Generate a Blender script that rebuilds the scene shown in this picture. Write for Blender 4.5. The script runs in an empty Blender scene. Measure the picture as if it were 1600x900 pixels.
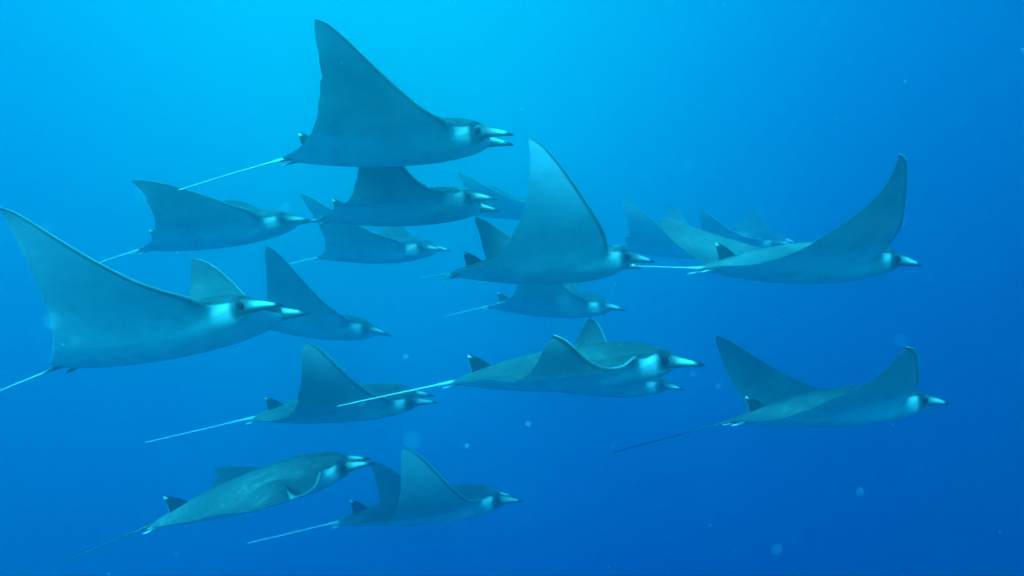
# A school of devil rays in open water (unit: metres; camera looks along +Y, Z is up).
import bpy, math, random
import numpy as np
from mathutils import Vector

scene = bpy.context.scene
COL = scene.collection

# ------------------------------------------------------------------ camera
cam_d = bpy.data.cameras.new('camera')
cam_d.sensor_width = 36.0
cam_d.angle = 2 * math.atan(800 / 1142.6)
cam_d.clip_start, cam_d.clip_end = 0.02, 500.0
cam_d.dof.use_dof = True
cam_d.dof.focus_distance = 5.2
cam_d.dof.aperture_fstop = cam_d.lens / 7.0          # a 7 mm opening
cam = bpy.data.objects.new('camera', cam_d)
cam.rotation_euler = (math.radians(90), 0, 0)
COL.objects.link(cam)
scene.camera = cam

# ------------------------------------------------------------------ light
SUN_EL, SUN_AZ = math.radians(43), math.radians(-154)    # azimuth from the view direction, negative = left
def aim(el, az):
    return Vector((math.sin(az) * math.cos(el), math.cos(az) * math.cos(el), math.sin(el)))
sun_dir = aim(SUN_EL, SUN_AZ)
sun_d = bpy.data.lights.new('sun', 'SUN')
sun_d.energy = 4.0
sun_d.angle = math.radians(22)                            # spread by the waves at the surface
sun_d.color = (0.05, 0.80, 1.0)                           # daylight after metres of sea water
sun = bpy.data.objects.new('sun', sun_d)
sun.rotation_euler = sun_dir.to_track_quat('Z', 'Y').to_euler()
sun.location = (-4, 6, 12)
COL.objects.link(sun)

# open water all round: brightest towards a glow ahead, left of centre, falling off smoothly with the angle from it
world = bpy.data.worlds.new('World')
scene.world = world
world.use_nodes = True
nt = world.node_tree
nt.nodes.clear()
def N(t, kind, **kw):
    n = t.nodes.new(kind)
    for k, v in kw.items():
        setattr(n, k, v)
    return n
WATER_A = (-7.95, -3.8)      # log radiance of green, blue at right angles to the glow
WATER_B = (6.85, 2.8)        # growth towards the glow
glow_dir = aim(math.radians(29), math.radians(-12))
tc = N(nt, 'ShaderNodeTexCoord')
dot = N(nt, 'ShaderNodeVectorMath', operation='DOT_PRODUCT')
dot.inputs[1].default_value = glow_dir
nt.links.new(tc.outputs['Generated'], dot.inputs[0])
comb = N(nt, 'ShaderNodeCombineColor')
comb.inputs[0].default_value = 0.0
WATER_F = (0.0, 0.062)       # light coming evenly from every side
SUN_FILL = (0.52, 0.58)       # broad fill added round the sun, behind the view, to brighten the bellies
sdot = N(nt, 'ShaderNodeVectorMath', operation='DOT_PRODUCT')
sdot.inputs[1].default_value = sun_dir
nt.links.new(tc.outputs['Generated'], sdot.inputs[0])
sma = N(nt, 'ShaderNodeMath', operation='MULTIPLY_ADD')
sma.inputs[1].default_value, sma.inputs[2].default_value = 1.9, -1.9
nt.links.new(sdot.outputs['Value'], sma.inputs[0])
sex = N(nt, 'ShaderNodeMath', operation='EXPONENT')
nt.links.new(sma.outputs[0], sex.inputs[0])
for i in range(2):
    ma = N(nt, 'ShaderNodeMath', operation='MULTIPLY_ADD')
    ma.inputs[1].default_value, ma.inputs[2].default_value = WATER_B[i], WATER_A[i]
    nt.links.new(dot.outputs['Value'], ma.inputs[0])
    ex = N(nt, 'ShaderNodeMath', operation='EXPONENT')
    nt.links.new(ma.outputs[0], ex.inputs[0])
    sg_ = N(nt, 'ShaderNodeMath', operation='MULTIPLY_ADD')
    sg_.inputs[1].default_value, sg_.inputs[2].default_value = SUN_FILL[i], WATER_F[i]
    nt.links.new(sex.outputs[0], sg_.inputs[0])
    fl = N(nt, 'ShaderNodeMath', operation='ADD')
    nt.links.new(ex.outputs[0], fl.inputs[0]); nt.links.new(sg_.outputs[0], fl.inputs[1])
    nt.links.new(fl.outputs[0], comb.inputs[i + 1])
bg = N(nt, 'ShaderNodeBackground')
bg.inputs['Strength'].default_value = 1.0
wo = N(nt, 'ShaderNodeOutputWorld')
nt.links.new(comb.outputs[0], bg.inputs['Color'])
nt.links.new(bg.outputs[0], wo.inputs['Surface'])

scene.view_settings.view_transform = 'Standard'
scene.view_settings.look = 'None'
scene.view_settings.exposure = 1.4
scene.view_settings.gamma = 1.0
scene.cycles.max_bounces = 6
scene.cycles.volume_bounces = 3
scene.cycles.use_denoising = True

# ------------------------------------------------------------------ materials
def new_mat(name):
    m = bpy.data.materials.new(name)
    m.use_nodes = True
    m.node_tree.nodes.clear()
    return m, m.node_tree
class G:
    """small helper for building colour maths"""
    def __init__(self, t): self.t = t
    def val(self, x, sock):
        if isinstance(x, (int, float)): sock.default_value = x
        else: self.t.links.new(x, sock)
    def math(self, op, a, b=None, c=None, clamp=False):
        n = N(self.t, 'ShaderNodeMath', operation=op, use_clamp=clamp)
        self.val(a, n.inputs[0])
        if b is not None: self.val(b, n.inputs[1])
        if c is not None: self.val(c, n.inputs[2])
        return n.outputs[0]
    def step(self, x, e0, e1):
        n = N(self.t, 'ShaderNodeMapRange', interpolation_type='SMOOTHSTEP')
        self.val(x, n.inputs['Value'])
        n.inputs['From Min'].default_value, n.inputs['From Max'].default_value = e0, e1
        return n.outputs['Result']
    def band(self, x, a0, a1, b0, b1):
        return self.math('MULTIPLY', self.step(x, a0, a1), self.math('SUBTRACT', 1.0, self.step(x, b0, b1)))
    def mul(self, *a):
        r = a[0]
        for k in a[1:]: r = self.math('MULTIPLY', r, k)
        return r
    def mix(self, f, a, b):
        n = N(self.t, 'ShaderNodeMix', data_type='RGBA')
        self.val(f, n.inputs[0])
        for v, s in ((a, n.inputs[6]), (b, n.inputs[7])):
            if isinstance(v, tuple): s.default_value = (*v, 1)
            else: self.t.links.new(v, s)
        return n.outputs[2]
    def noise(self, scale, detail=3, rough=0.55, dist=0.0):
        tc = N(self.t, 'ShaderNodeTexCoord')
        oi = N(self.t, 'ShaderNodeObjectInfo')
        add = N(self.t, 'ShaderNodeVectorMath', operation='ADD')
        sc = N(self.t, 'ShaderNodeVectorMath', operation='SCALE')
        self.t.links.new(oi.outputs['Location'], sc.inputs[0]); sc.inputs['Scale'].default_value = 7.3
        self.t.links.new(tc.outputs['Object'], add.inputs[0]); self.t.links.new(sc.outputs[0], add.inputs[1])
        n = N(self.t, 'ShaderNodeTexNoise')
        n.inputs['Scale'].default_value, n.inputs['Detail'].default_value, n.inputs['Roughness'].default_value = scale, detail, rough
        n.inputs['Distortion'].default_value = dist
        self.t.links.new(add.outputs[0], n.inputs['Vector'])
        return n.outputs['Fac']
    def skin(self, color, trans=0.0, rough=0.55, bump=None):
        p = N(self.t, 'ShaderNodeBsdfPrincipled')
        self.t.links.new(color, p.inputs['Base Color']) if not isinstance(color, tuple) else setattr(p.inputs['Base Color'], 'default_value', (*color, 1))
        p.inputs['Roughness'].default_value = rough
        p.inputs['Specular IOR Level'].default_value = 0.15
        if bump is not None:
            b = N(self.t, 'ShaderNodeBump'); b.inputs['Strength'].default_value = 0.25; b.inputs['Distance'].default_value = 0.004
            self.t.links.new(bump, b.inputs['Height']); self.t.links.new(b.outputs[0], p.inputs['Normal'])
        out = N(self.t, 'ShaderNodeOutputMaterial')
        if trans is not None and not (isinstance(trans, float) and trans == 0.0):
            tr = N(self.t, 'ShaderNodeBsdfTranslucent')
            tr.inputs['Color'].default_value = (0.6, 0.78, 0.75, 1)
            mx = N(self.t, 'ShaderNodeMixShader')
            self.val(trans, mx.inputs[0])
            self.t.links.new(p.outputs[0], mx.inputs[1]); self.t.links.new(tr.outputs[0], mx.inputs[2])
            self.t.links.new(mx.outputs[0], out.inputs['Surface'])
        else:
            self.t.links.new(p.outputs[0], out.inputs['Surface'])

DARK = (0.055, 0.075, 0.075)
BACK = (0.26, 0.32, 0.29)
PALE = (0.78, 0.86, 0.92)
WHITE = (0.88, 0.92, 0.86)
DUSK = (0.17, 0.21, 0.24)

def attr_xyz(t, name):
    a = N(t, 'ShaderNodeAttribute', attribute_name=name)
    s = N(t, 'ShaderNodeSeparateXYZ')
    t.links.new(a.outputs['Vector'], s.inputs[0])
    return s.outputs

def ray_skin():
    m, t = new_mat('ray_skin')
    g = G(t)
    s, x0, up = attr_xyz(t, 'plan')[:3]         # span 0..0.5, chord position, 0 belly .. 1 back
    edge0, _, hgt = attr_xyz(t, 'edge')[:3]     # distance behind the leading edge; height off the mid plane
    oi = N(t, 'ShaderNodeObjectInfo')
    osep = N(t, 'ShaderNodeSeparateColor')
    t.links.new(oi.outputs['Color'], osep.inputs[0])
    dusk_amount, back_dark = osep.outputs[0], osep.outputs[1]   # each animal's dusky wing tips; back painted darker for dimmer light lower down
    blot = g.noise(3.4, 5, 0.62, 0.7)
    mott = g.noise(11, 5, 0.65, 0.4)
    fine = g.noise(55, 4, 0.65)
    scratch = g.noise(9, 4, 0.7, 2.6)
    wob = g.math('SUBTRACT', mott, 0.5)
    x = g.math('MULTIPLY_ADD', wob, 0.030, x0)  # markings wander a little on every animal
    edge = g.math('MULTIPLY_ADD', wob, 0.006, edge0)
    back = g.mix(g.step(blot, 0.36, 0.66), (0.10, 0.14, 0.14), BACK)
    back = g.mix(g.mul(g.step(mott, 0.45, 0.66), 0.55), back, (0.09, 0.12, 0.12))
    back = g.mix(back_dark, back, (0.07, 0.10, 0.10))
    back = g.mix(g.mul(g.band(x, 0.04, 0.10, 0.15, 0.20), g.step(s, 0.0, 0.05), 0.8), back, DARK)      # dark collar
    back = g.mix(g.mul(g.step(s, 0.34, 0.47), 0.6), back, DARK)
    belly = g.mix(g.mul(g.step(g.math('MULTIPLY_ADD', wob, 0.12, s), 0.12, 0.40), dusk_amount), PALE, DUSK)                                       # dusky wing tips
    belly = g.mix(g.mul(g.step(blot, 0.44, 0.66), 0.40), belly, (0.34, 0.41, 0.46))
    belly = g.mix(g.mul(g.step(mott, 0.50, 0.68), 0.34), belly, (0.30, 0.36, 0.40))
    belly = g.mix(g.mul(g.math('SUBTRACT', 1.0, g.step(edge, 0.008, 0.016)), g.step(s, 0.112, 0.13)), belly, (0.025, 0.035, 0.04))   # dark rim
    neck = g.mul(g.band(x, 0.085, 0.125, 0.20, 0.22), g.step(s, 0.055, 0.085))
    belly = g.mix(g.mul(neck, 0.75), belly, (0.26, 0.32, 0.36))                                         # greyer cheek
    streak = g.mul(g.band(x, -0.04, 0.13, 0.168, 0.182), g.band(s, 0.05, 0.09, 0.095, 0.15))           # pale shoulder streak
    belly = g.mix(g.mul(streak, 0.30), belly, WHITE)
    col = g.mix(g.step(up, 0.35, 0.65), belly, back)
    hw = g.math('MULTIPLY_ADD', wob, 0.034, hgt)
    ex_ = g.math('DIVIDE', g.math('SUBTRACT', x, 0.156), 0.030)
    hc = g.math('MULTIPLY_ADD', g.math('SUBTRACT', x, 0.155), 0.35, 0.004)
    eh_ = g.math('DIVIDE', g.math('SUBTRACT', hw, hc), 0.0105)
    rad = g.math('ADD', g.math('POWER', g.math('ABSOLUTE', ex_), 2.0), g.math('POWER', g.math('ABSOLUTE', eh_), 2.0))
    patch = g.mul(g.math('SUBTRACT', 1.0, g.step(rad, 0.0, 1.15)), g.band(s, 0.074, 0.086, 0.112, 0.140))                # white patch behind the eye
    col = g.mix(g.mul(patch, osep.outputs[2]), col, WHITE)
    edge_glint = g.mul(g.math('SUBTRACT', 1.0, g.step(edge0, 0.0018, 0.0042)), g.step(s, 0.12, 0.16))
    col = g.mix(g.mul(edge_glint, 0.8), col, WHITE)                                                            # sun glint on the leading edge, painted in as a pale line
    eyeband = g.mul(g.band(x, 0.168, 0.188, 0.203, 0.222), g.step(s, 0.064, 0.080), g.band(hw, -0.034, -0.010, 0.024, 0.036))
    col = g.mix(g.mul(eyeband, 0.95), col, (0.03, 0.04, 0.045))
    col = g.mix(g.mul(g.step(fine, 0.52, 0.8), 0.22), col, (0.5, 0.55, 0.5))
    col = g.mix(g.mul(g.band(scratch, 0.470, 0.486, 0.492, 0.508), g.step(blot, 0.5, 0.6), 0.35), col, WHITE)          # old scratches
    thin = g.mul(g.step(s, 0.10, 0.30), 0.36)
    g.skin(col, thin, 0.5, mott)
    return m

def horn_skin():
    m, t = new_mat('cephalic_fin_skin')
    g = G(t)
    u, h, side = attr_xyz(t, 'plan')[:3]        # along the fin, -1 lower .. 1 upper edge
    fine = g.noise(40, 3)
    col = g.mix(g.mul(g.band(g.math('MULTIPLY_ADD', g.math('SUBTRACT', g.noise(14, 4), 0.5), 0.5, u), 0.22, 0.60, 0.70, 0.86), g.band(h, -0.45, 0.40, 0.72, 0.92)), (0.10, 0.13, 0.12), WHITE)
    col = g.mix(g.step(u, 0.82, 0.87), col, (0.03, 0.04, 0.04))
    g.skin(col, 0.0, 0.45, fine)
    return m

def fin_skin():
    m, t = new_mat('dorsal_fin_skin')
    g = G(t)
    c, h = attr_xyz(t, 'plan')[:2]
    tip = g.mul(g.step(h, 0.84, 0.92), g.step(c, 0.3, 0.7))
    rear = g.mul(g.step(c, 0.96, 0.99), 0.4)
    col = g.mix(tip, (0.018, 0.026, 0.03), WHITE)
    col = g.mix(rear, col, WHITE)
    g.skin(col, 0.0, 0.5)
    return m

def pelvic_skin():
    m, t = new_mat('pelvic_fin_skin')
    g = G(t)
    c, h = attr_xyz(t, 'plan')[:2]
    g.skin(g.mix(g.step(h, 0.55, 0.9), (0.22, 0.27, 0.22), WHITE), 0.15, 0.5)
    return m

def tail_skin(name, low, top):
    m, t = new_mat(name)
    g = G(t)
    u, up = attr_xyz(t, 'plan')[:2]
    col = g.mix(g.step(up, 0.55, 0.95), low, top)
    g.skin(col, 0.0, 0.4)
    return m

def plain(name, color, rough):
    m, t = new_mat(name)
    g = G(t)
    f = g.noise(30, 2)
    g.skin(g.mix(f, color, tuple(c * 0.7 for c in color)), 0.0, rough)
    return m

SKIN, HORN, FIN, PELVIC, TAIL = ray_skin(), horn_skin(), fin_skin(), pelvic_skin(), tail_skin('tail_skin', (0.85, 0.88, 0.85), (0.7, 0.74, 0.72))
DARK_TAIL = tail_skin('dark_tail_skin', (0.16, 0.19, 0.19), (0.06, 0.08, 0.08))
EYE = plain('eye', (0.008, 0.010, 0.010), 0.2)

# ------------------------------------------------------------------ devil ray shape
# ---- devil ray shape, unit = disc width; x forward, y left, z up ----
def smooth(e0,e1,x):
    t=np.clip((x-e0)/(e1-e0),0,1); return t*t*(3-2*t)
_LS=np.array([0.0,0.03,0.06,0.076,0.087,0.094,0.100,0.108,0.122,0.145,0.18,0.24,0.30,0.36,0.41,0.45,0.475,0.49,0.5])
_LX=np.array([0.216,0.219,0.226,0.223,0.203,0.180,0.155,0.138,0.132,0.127,0.115,0.082,0.038,-0.012,-0.058,-0.099,-0.128,-0.150,-0.172])
_TS=np.array([0.0,0.02,0.04,0.07,0.10,0.14,0.19,0.25,0.31,0.37,0.42,0.46,0.485,0.5])
_TX=np.array([-0.330,-0.330,-0.322,-0.297,-0.266,-0.234,-0.205,-0.184,-0.174,-0.172,-0.175,-0.181,-0.184,-0.180])
def pchip(xs,ys,x):
    h=np.diff(xs); dl=np.diff(ys)/h; m=np.zeros(len(xs))
    for i in range(1,len(xs)-1):
        if dl[i-1]*dl[i]>0:
            w1=2*h[i]+h[i-1]; w2=h[i]+2*h[i-1]; m[i]=(w1+w2)/(w1/dl[i-1]+w2/dl[i])
    m[0]=dl[0]; m[-1]=dl[-1]
    x=np.clip(x,xs[0],xs[-1]); i=np.clip(np.searchsorted(xs,x)-1,0,len(xs)-2)
    t=(x-xs[i])/h[i]
    return ((1+2*t)*(1-t)**2*ys[i]+t*(1-t)**2*h[i]*m[i]+t*t*(3-2*t)*ys[i+1]+t*t*(t-1)*h[i]*m[i+1])
def xlead(s): return pchip(_LS,_LX,np.abs(s))
def xtrail(s): return pchip(_TS,_TX,np.abs(s))
_ss=np.linspace(0,0.5,101)
def wing_curve(w):
    """w = (root dihedral, tip bend, mid bend, sweep, twist) -> y,z,theta along span"""
    th0,th1,th2,k,tw=w
    u=np.clip((_ss-0.06)/0.44,0,1)
    th=th0*smooth(0.05,0.16,_ss)+th1*u*u+th2*4*u*(1-u)
    dy=np.cos(th); dz=np.sin(th)
    ds=_ss[1]-_ss[0]
    y=np.concatenate([[0],np.cumsum((dy[1:]+dy[:-1])/2*ds)]); z=np.concatenate([[0],np.cumsum((dz[1:]+dz[:-1])/2*ds)])
    return y,z,th
def place(s,x,h,w,side):
    """surface point: span s>=0, x chord position, h height along the local normal; side -1 right, +1 left"""
    y,z,th=wing_curve(w); k,tw=w[3],w[4]
    yy=np.interp(s,_ss,y); zz=np.interp(s,_ss,z); t=np.interp(s,_ss,th)
    u=np.clip((s-0.06)/0.44,0,1)
    xl=xlead(s); dx=x-xl
    a=tw*u**1.5                      # chord pitches about the leading edge, the thin rear lags
    xx=xl+dx*np.cos(a)+k*u*u; hh=h-dx*np.sin(a)*1.0
    return np.stack([xx, side*(yy-hh*np.sin(t)), zz+hh*np.cos(t)],-1)
def rot(yaw,pitch,roll):
    cy,sy=math.cos(yaw),math.sin(yaw); cp,sp=math.cos(pitch),math.sin(pitch); cr,sr=math.cos(roll),math.sin(roll)
    Rz=np.array([[cy,-sy,0],[sy,cy,0],[0,0,1]]); Ry=np.array([[cp,0,-sp],[0,1,0],[sp,0,cp]]); Rx=np.array([[1,0,0],[0,cr,-sr],[0,sr,cr]])
    return Rz@Ry@Rx      # yaw>0 turns away from camera, pitch>0 nose up, roll>0 : left (far) side up
def thick(s,c):
    """upper, lower half thickness at span s, chord fraction c"""
    s=np.abs(s)
    core=np.exp(-(s/0.112)**3)
    prof=np.clip(c,0,1)**0.42*(1-np.clip(c,0,1))**0.85; prof=prof/0.5085
    t=0.054*core+0.013*np.clip(1-s/0.5,0,1)**0.7+0.0016
    up=t*prof*1.05; lo=t*prof*0.86
    return up,lo

def mesh_obj(name, V, Fc, mat, parent, plan=None, edge=None):
    me = bpy.data.meshes.new(name)
    me.from_pydata([tuple(v) for v in V], [], Fc)
    me.update()
    for p in me.polygons: p.use_smooth = True
    for nm, a in (('plan', plan), ('edge', edge)):
        if a is not None:
            at = me.attributes.new(nm, 'FLOAT_VECTOR', 'POINT')
            at.data.foreach_set('vector', np.asarray(a, dtype=np.float32).ravel())
    me.materials.append(mat)
    o = bpy.data.objects.new(name, me)
    o.parent = parent
    COL.objects.link(o)
    return o

S_ST = np.concatenate([np.linspace(0, 0.066, 7), np.linspace(0.072, 0.120, 15), np.linspace(0.130, 0.47, 44), np.array([0.48, 0.488, 0.494, 0.498, 0.5])])
C_ST = 0.5 - 0.5 * np.cos(np.linspace(0, 1, 37) * math.pi)

def ray_body(parent, wr, wl, seed, fold=0.0, dusk=0.7, dark=0.2):
    rng = np.random.RandomState(seed)
    stations = [(s, -1, wr) for s in S_ST[::-1]] + [(s, 1, wl) for s in S_ST[1:]]
    ns, nc = len(stations), len(C_ST)
    ring = 2 * (nc - 1)                          # upper front..rear, then lower rear..front
    V, P, E = [], [], []
    ph = rng.uniform(0, 6.28, 3)
    nicks = [(rng.choice((-1, 1)), rng.uniform(0.14, 0.46), rng.uniform(0.002, 0.006), rng.uniform(0.003, 0.007)) for _ in range(4)]
    for s, side, w in stations:
        xl, xt = float(xlead(s)), float(xtrail(s))
        c = np.concatenate([C_ST, C_ST[-2:0:-1]])
        upper = np.concatenate([np.ones(nc), np.zeros(nc - 2)])
        upper[0] = 0.5; upper[nc - 1] = 0.5
        # slow ripple of the rear margin
        xt2 = xt + (0.0012 * math.sin(38 * s + ph[0] + side) + 0.0007 * math.sin(95 * s + ph[1])) * min(1, s / 0.12)
        for sd, s0, dp, wd in nicks:
            if sd == side: xt2 += dp * math.exp(-((s - s0) / wd) ** 2)            # small bites out of the thin rear margin
        x = xl + (xt2 - xl) * c
        u, l = thick(np.full_like(c, s), c)
        h = np.where(upper > 0.5, u, -l)
        h[0] = 0; h[nc - 1] = 0
        h = h + 0.004 * math.sin(22 * s + ph[2]) * c ** 3 * min(1, s / 0.2)      # soft wave in the thin rear
        if fold and side < 0:
            h = h + fold * float(smooth(0.08, 0.22, s)) * np.maximum(0, 1 - np.abs(c - 0.40) / 0.36)   # the wing is creased along a ridge
        lift = 0.016 * float(smooth(0.07, 0.10, s)) * (1 - float(smooth(0.15, 0.28, s)))
        h = h + lift * np.exp(-(xl - x) / 0.05)                                   # shoulder: the wing root leaves the top of the head
        Q = place(np.full_like(c, s), x, h, w, side)
        V.append(Q)
        P.append(np.stack([np.full_like(c, s), x, upper], -1))
        E.append(np.stack([xl - x, c, h], -1))
    V, P, E = np.concatenate(V), np.concatenate(P), np.concatenate(E)
    Fc = []
    for i in range(ns - 1):
        a, b = i * ring, (i + 1) * ring
        for j in range(ring):
            k = (j + 1) % ring
            Fc.append((a + j, b + j, b + k, a + k))
    Fc.append(tuple(range(ring))); Fc.append(tuple(reversed(range((ns - 1) * ring, ns * ring))))
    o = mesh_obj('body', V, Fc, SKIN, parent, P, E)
    o.color = (dusk, dark, rng.uniform(0.65, 1.0), 1)
    return o

def loft(name, rings, plan, mat, parent):
    """closed tube through equal-length rings of points"""
    n = len(rings[0])
    V = np.concatenate(rings); P = np.concatenate(plan)
    Fc = []
    for i in range(len(rings) - 1):
        for j in range(n):
            k = (j + 1) % n
            Fc.append((i * n + j, i * n + k, (i + 1) * n + k, (i + 1) * n + j))
    Fc.append(tuple(reversed(range(n)))); Fc.append(tuple(range((len(rings) - 1) * n, len(rings) * n)))
    return mesh_obj(name, V, Fc, mat, parent, P)

def cephalic_fin(parent, side, droop, splay):
    rings, plan = [], []
    n = 20
    for u in np.linspace(0, 1, 24):
        x = 0.178 + 0.114 * u
        y = side * (0.075 + splay * u - 0.010 * u * u)
        z = 0.006 - 0.010 * u - droop * u * u
        a = 0.0225 * (1 - u) ** 0.70 * (0.85 + 0.15 * math.cos(3 * u)) + 0.0010       # half height
        b = 0.016 * (1 - u) ** 0.8 + 0.0008
        ang = np.linspace(0, 2 * math.pi, n, endpoint=False)
        tilt = side * (0.45 - 0.35 * u)                                               # upper edge leans outwards
        hy, hz = np.cos(ang) * b, np.sin(ang) * a
        yy = hy * math.cos(tilt) + hz * math.sin(tilt) * 0.5
        zz = -hy * math.sin(tilt) + hz * math.cos(tilt)
        rings.append(np.stack([np.full(n, x) + 0.010 * np.sin(ang) * (1 - u), y + yy, z + zz], -1))
        plan.append(np.stack([np.full(n, u), np.sin(ang), np.cos(ang) * side], -1))
    return loft('cephalic_fin', rings, plan, HORN, parent)

def dorsal_fin(parent):
    rings, plan = [], []
    n = 16
    for h in np.linspace(0, 1, 14):
        z = -0.004 + 0.070 * h
        xf = -0.192 - 0.076 * h ** 1.2 - 0.012 * h ** 8
        xr = -0.284 - 0.004 * h + 0.006 * math.sin(math.pi * h) + 0.004 * h ** 10
        ang = np.linspace(0, 2 * math.pi, n, endpoint=False)
        c = 0.5 - 0.5 * np.cos(ang)
        y = np.sin(ang) * (0.0065 * (1 - 0.7 * h)) * (1 - c * 0.4)
        rings.append(np.stack([xf + (xr - xf) * c, y, np.full(n, z)], -1))
        plan.append(np.stack([c, np.full(n, h), 0 * c], -1))
    return loft('dorsal_fin', rings, plan, FIN, parent)

def pelvic_fin(parent, side):
    rings, plan = [], []
    n = 12
    for h in np.linspace(0, 1, 8):
        x0 = -0.300 - 0.048 * h
        wdt = 0.014 * (1 - 0.6 * h * h)
        yc = side * (0.026 + 0.006 * h)
        ang = np.linspace(0, 2 * math.pi, n, endpoint=False)
        rings.append(np.stack([np.full(n, x0) - 0.004 * np.cos(ang), yc + wdt * np.cos(ang), -0.004 - 0.008 * h + (0.004 * (1 - 0.7 * h)) * np.sin(ang)], -1))
        plan.append(np.stack([0.5 + 0.5 * np.cos(ang), np.full(n, h), 0 * ang], -1))
    return loft('pelvic_fin', rings, plan, PELVIC, parent)

def tail(parent, length, pitch, mat):
    rings, plan = [], []
    n = 10
    us = np.concatenate([[-0.05 / max(length, 0.05)], np.linspace(0, 1, 26)])        # the root lies inside the body
    for u in us:
        d = length * u
        x = -0.334 - d * math.cos(pitch)
        z = d * math.sin(pitch) * max(u, 0) ** 0.06
        uu = max(u, 0)
        r = 0.0030 * (1 - uu) ** 8 + 0.0024 * (1 - 0.32 * uu)
        ang = np.linspace(0, 2 * math.pi, n, endpoint=False)
        rings.append(np.stack([np.full(n, x), np.cos(ang) * r + 0.004 * math.sin(5 * uu + 9 * length) * uu, z + np.sin(ang) * r], -1))
        plan.append(np.stack([np.full(n, uu), 0.5 + 0.5 * np.sin(ang), 0 * ang], -1))
    return loft('tail', rings, plan, mat, parent)

def eye(parent, side):
    rings, plan = [], []
    n = 14
    for v in np.linspace(0.06, math.pi - 0.06, 10):
        ang = np.linspace(0, 2 * math.pi, n, endpoint=False)
        r = 0.0090
        rings.append(np.stack([0.198 + r * math.sin(v) * np.cos(ang), side * (0.091 + 0.7 * r * np.full(n, math.cos(v))), 0.004 + r * math.sin(v) * np.sin(ang)], -1))
        plan.append(np.zeros((n, 3)))
    return loft('eye', rings, plan, EYE, parent)

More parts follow.
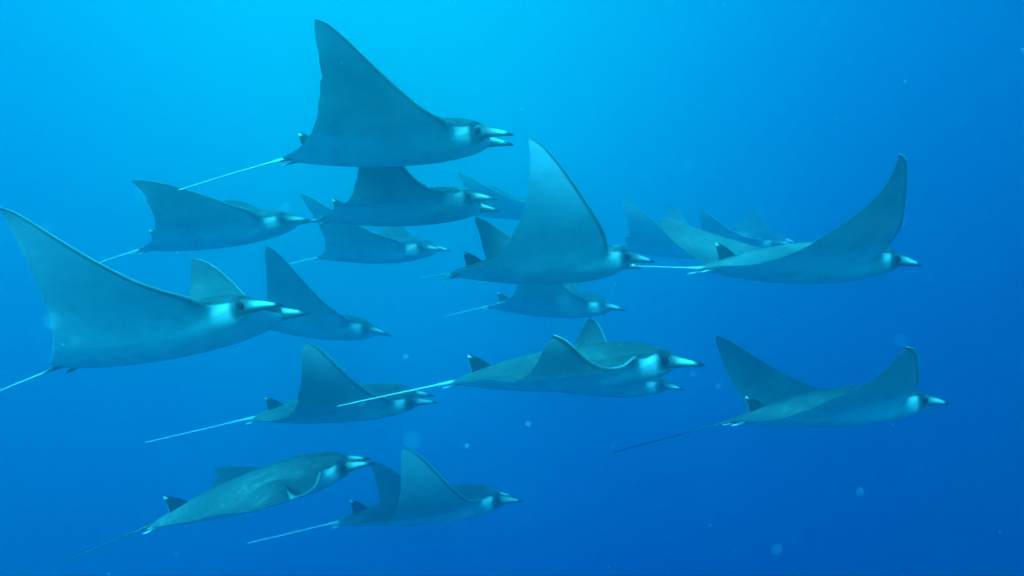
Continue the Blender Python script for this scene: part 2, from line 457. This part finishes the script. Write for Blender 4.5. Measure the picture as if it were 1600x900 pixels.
RAYS = [
    dict(label='devil ray at the left edge, biggest of the school, wing tip touching the frame',
         loc=(-1.835, 4.083, -0.2542), turn=(-0.1006, 0.257, -0.1696), width=2.313, right_wing=(0.1034, 1.288, 0.2082, 0.05415, 0.4687), left_wing=(0.1386, 1.771, 0.226, 0.06273, 0.2698), tail=(0.2733, -0.1236), dusk=0.45, dark=0.1, splay=0.006),
    dict(label='topmost devil ray with a tall raised wing, parted horns and long pale tail',
         loc=(-0.6563, 4.532, 0.8798), turn=(-0.0009398, 0.1076, 0.04448), width=2.298, right_wing=(0.03102, 1.499, 0.1334, 0.05982, 0.466), left_wing=(0.03706, 1.5, 0.1348, 0.05982, 0.4667), tail=(0.2964, -0.1746), dusk=0.9, splay=0.022),
    dict(label="devil ray at upper left with its wing tip bent back, beneath the topmost ray's tail",
         loc=(-2.326, 6.099, 0.4666), turn=(0.08522, 0.2008, 0.05299), width=2.301, right_wing=(0.371, -0.01926, 0.107, 0.05199, 0.05642), left_wing=(0.3738, -0.01899, 0.1077, 0.05199, 0.05668), tail=(0.2723, -0.1211), dusk=1.0, dark=0.4),
    dict(label='devil ray directly under the topmost ray, wing rising behind its belly, horns parted',
         loc=(-0.7714, 5.795, 0.6226), turn=(-0.05078, 0.0947, -0.1184), width=2.3, right_wing=(0.06716, 1.602, -0.3023, 0.1458, 0.02316), left_wing=(0.2172, 1.681, -0.2632, 0.1458, 0.02792), tail=(0.02, -0.05), dusk=0.7, splay=0.022),
    dict(label='small dim devil ray half hidden under the second ray from the top, pale tail stub',
         loc=(-1.511, 8.767, 0.43), turn=(-0.1987, 0.06774, 0.009623), width=2.635, right_wing=(0.3211, 0.9363, -0.009962, -0.00869, 0.1753), left_wing=(0.2331, 1.149, -0.03724, 0.04649, 0.1782), tail=(0.1876, -0.1228), dusk=0.85),
    dict(label='dim devil ray with its head hidden behind the tall central wing',
         loc=(0.1886, 10.51, 1.12), turn=(-0.1689, 0.04339, 0.05925), width=2.645, right_wing=(0.1724, 1.328, -0.1807, -0.08549, -0.01104), left_wing=(0.1796, 1.33, -0.1789, -0.08546, -0.01042), tail=(0.1, -0.05)),
    dict(label='central devil ray with the tall bright upright wing',
         loc=(0.3194, 5.188, 0.1513), turn=(0.137, 0.07281, -0.1232), width=2.306, right_wing=(0.5796, 0.9599, -0.04522, 0.06435, -0.5779), left_wing=(0.3641, 1.363, -0.1326, -0.026, -0.5773), tail=(0.08, -0.05), dusk=0.1, dark=0.0),  # pale wing markings, also standing in for light shining through the wing
    dict(label='faint devil ray just below the central ray, short pale tail pointing left',
         loc=(0.5636, 8.582, -0.2196), turn=(-0.2077, 0.003791, -0.05207), width=2.645, right_wing=(0.3544, 1.234, -0.2118, 0.1176, 0.08933), left_wing=(0.402, 1.101, -0.1983, 0.1031, 0.08969), tail=(0.203, -0.2188)),
    dict(label='right hand devil ray with its pale back showing and dark wing raised above its head',
         loc=(1.861, 4.552, 0.1436), turn=(0.2568, 0.03286, -0.04979), width=2.302, right_wing=(0.3667, 0.04065, 0.1995, 0.06722, -0.5571), left_wing=(0.1863, 0.5454, 0.1722, -0.04145, -0.3592), tail=(0.1723, 0.05389), dusk=1.0, dark=0.0, splay=0.008),
    dict(label='devil ray in the middle low, white tipped dorsal fin, long pale tail crossing another head',
         loc=(0.4003, 4.187, -0.4681), turn=(-0.1205, 0.1092, -0.07346), width=2.298, right_wing=(0.564, 0.4778, -0.6883, 0.1483, -0.07868), left_wing=(0.5612, 1.08, -0.7267, 0.2033, -0.2499), tail=(0.3083, -0.1096), dusk=0.7, dark=0.5),
    dict(label='devil ray hidden behind another, only its head peeking out below the belly',
         loc=(0.9273, 7.146, -0.9338), turn=(-0.003124, -0.01128, -0.03806), width=2.484, right_wing=(0.3119, 0.05842, -0.04662, -0.02906, -0.00191), left_wing=(0.3119, 0.05842, -0.04662, -0.02906, -0.00191), tail=(0.1, -0.05)),
    dict(label='lower right devil ray swimming alone, both wings raised, long dark tail',
         loc=(2.219, 4.922, -0.8122), turn=(0.1064, 0.08643, -0.1518), width=2.304, right_wing=(0.3693, -0.1008, 0.09787, 0.09348, -0.3583), left_wing=(0.2, 1.646, 0.05079, -0.03274, -0.2367), tail=(0.3568, -0.1447), dark_tail=True, dusk=0.8, dark=0.45),
    dict(label='devil ray with an upright wing behind the head of the biggest left ray',
         loc=(-2.024, 7.853, -0.4255), turn=(0.03175, -0.06511, -0.1375), width=2.482, right_wing=(0.2188, 1.649, 0.1152, -0.002157, 0.1062), left_wing=(-0.1491, 0.816, 0.01869, -0.1076, 0.1042), tail=(0.03, -0.05), dusk=0.9, dark=0.4),
    dict(label="devil ray whose head is crossed by another ray's long pale tail, below the biggest ray",
         loc=(-1.292, 5.915, -0.95), turn=(0.1945, 0.09624, 0.04034), width=2.329, right_wing=(0.5223, 1.32, -0.2092, 0.078, -0.1641), left_wing=(0.2318, 0.4374, -0.2922, 0.02118, -0.1643), tail=(0.3424, -0.1125), dusk=0.8, dark=0.6),
    dict(label='bottom left devil ray with its near wing lowered and creased, long dark tail',
         loc=(-1.439, 4.408, -1.198), turn=(0.3302, 0.2383, -0.1097), width=2.069, right_wing=(0.03219, 0.1797, -0.02441, 0.2236, 0.04404), left_wing=(0.07591, 0.3143, -0.08255, -0.01009, 0.2284), tail=(0.2285, -0.1058), dark_tail=True, fold=0.035, dark=0.6),
    dict(label='devil ray at the bottom with both wings upright, right of the ray with lowered wing',
         loc=(-0.653, 6.319, -1.893), turn=(0.2335, 0.08322, -0.1584), width=2.525, right_wing=(0.2204, 1.728, -0.1305, 0.06379, -0.2273), left_wing=(0.04526, 1.432, -0.1777, -0.01187, -0.2245), tail=(0.282, -0.08114), dusk=0.75, dark=0.7),
    dict(label='faintest far devil ray with a ghostly wing right of the central head',
         loc=(2.32, 10.51, 0.5593), turn=(-0.4183, -0.07804, 0.06356), width=2.536, right_wing=(0.3947, 1.232, -0.0515, -0.03422, -0.0167), left_wing=(0.4325, 1.138, -0.03592, 0.06427, -0.02057), tail=(0.1, -0.05)),
    dict(label='far devil ray just above the pale back of the right hand ray, two faint wings',
         loc=(3.343, 10.57, 0.6693), turn=(-0.5241, -0.03324, 0.1419), width=2.472, right_wing=(0.3051, 0.9284, -0.102, 0.04764, 0.01266), left_wing=(0.3174, 0.5569, -0.09733, 0.1436, 0.01034), tail=(0.1, -0.05)),
]
for i, R in enumerate(RAYS):
    root = bpy.data.objects.new('devil_ray', None)
    root.empty_display_size = 0.3
    yaw, pitch, roll = R['turn']
    root.location = R['loc']
    root.rotation_euler = (roll, -pitch, yaw)
    root.scale = (R['width'],) * 3
    root['label'], root['category'], root['group'] = R['label'], 'devil ray', 'devil rays swimming in a school'
    COL.objects.link(root)
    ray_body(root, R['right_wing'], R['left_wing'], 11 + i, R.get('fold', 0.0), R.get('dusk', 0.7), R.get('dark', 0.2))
    for side in (-1, 1):
        cephalic_fin(root, side, R.get('droop', 0.012), R.get('splay', -0.004))
        eye(root, side)
        pelvic_fin(root, side)
    dorsal_fin(root)
    tail(root, *R['tail'], DARK_TAIL if R.get('dark_tail') else TAIL)

# ------------------------------------------------------------------ the water itself
def box(name, lo, hi, mat):
    V = [(x, y, z) for x in (lo[0], hi[0]) for y in (lo[1], hi[1]) for z in (lo[2], hi[2])]
    Fc = [(0, 1, 3, 2), (4, 6, 7, 5), (0, 4, 5, 1), (2, 3, 7, 6), (0, 2, 6, 4), (1, 5, 7, 3)]
    me = bpy.data.meshes.new(name); me.from_pydata(V, [], Fc); me.update(); me.materials.append(mat)
    o = bpy.data.objects.new(name, me); COL.objects.link(o)
    return o
wm, wt = new_mat('sea_water')
pv = N(wt, 'ShaderNodeVolumePrincipled')
pv.inputs['Color'].default_value = (0.05, 0.80, 0.93, 1)
pv.inputs['Absorption Color'].default_value = (0, 0, 0, 1)
pv.inputs['Density'].default_value = 0.122
pv.inputs['Anisotropy'].default_value = 0.92
mo = N(wt, 'ShaderNodeOutputMaterial')
fine_d = N(wt, 'ShaderNodeVolumeScatter')                # a little light scattered evenly by fine particles
fine_d.inputs['Color'].default_value = (0.02, 0.40, 1.0, 1)
fine_d.inputs[1].default_value = 0.004
add_v = N(wt, 'ShaderNodeAddShader')
wt.links.new(pv.outputs[0], add_v.inputs[0]); wt.links.new(fine_d.outputs[0], add_v.inputs[1])
wt.links.new(add_v.outputs[0], mo.inputs['Volume'])
haze = box('haze', (-17, -3, -7), (17, 14, 6.5), wm)
haze['kind'] = 'stuff'
haze['label'], haze['category'] = 'clear blue sea water filling the whole picture', 'water'

# drifting specks of plankton, near ones out of focus
ICO = []
p_ = (1 + 5 ** 0.5) / 2
for a_, b_ in ((-1, p_), (1, p_), (-1, -p_), (1, -p_)):
    ICO += [(a_, b_, 0), (0, a_, b_), (b_, 0, a_)]
ICO = np.array(ICO, float); ICO /= np.linalg.norm(ICO[0])
ICO_F = []
for i in range(12):
    for j in range(i + 1, 12):
        for k in range(j + 1, 12):
            if all(abs(np.linalg.norm(ICO[a] - ICO[b]) - 1.0515) < 0.01 for a, b in ((i, j), (j, k), (i, k))):
                n_ = np.cross(ICO[j] - ICO[i], ICO[k] - ICO[i])
                ICO_F.append((i, j, k) if n_ @ ICO[i] > 0 else (i, k, j))
rng = np.random.RandomState(5)
V, Fc = [], []
def speck(x, y, z, r):
    o = len(V)
    st = rng.uniform(0.5, 1.5, 3)
    for v in ICO: V.append(tuple(np.array((x, y, z)) + v * r * st * rng.uniform(0.7, 1.2)))
    Fc.extend([tuple(a + o for a in f) for f in ICO_F])
for _ in range(800):
    y = rng.uniform(0.9, 9.0)
    speck(rng.uniform(-0.9, 0.9) * y, y, rng.uniform(-0.55, 0.5) * y, (0.0008 + 0.0016 * rng.rand() ** 3) * (0.6 + 0.25 * y))
for _ in range(46):
    y = rng.uniform(0.25, 0.9)
    speck(rng.uniform(-0.8, 0.8) * y, y, rng.uniform(-0.5, 0.45) * y, 0.0005 + 0.0014 * rng.rand() ** 2)
sm, stt = new_mat('plankton')
sg = G(stt)
sg.skin(sg.mix(sg.noise(60, 2), (0.70, 0.88, 0.95), (0.55, 0.75, 0.85)), 0.4, 0.6)
snow = mesh_obj('marine_snow', V, Fc, sm, None)
snow['kind'] = 'stuff'
snow['label'], snow['category'] = 'pale specks of plankton drifting in the blue water', 'plankton'
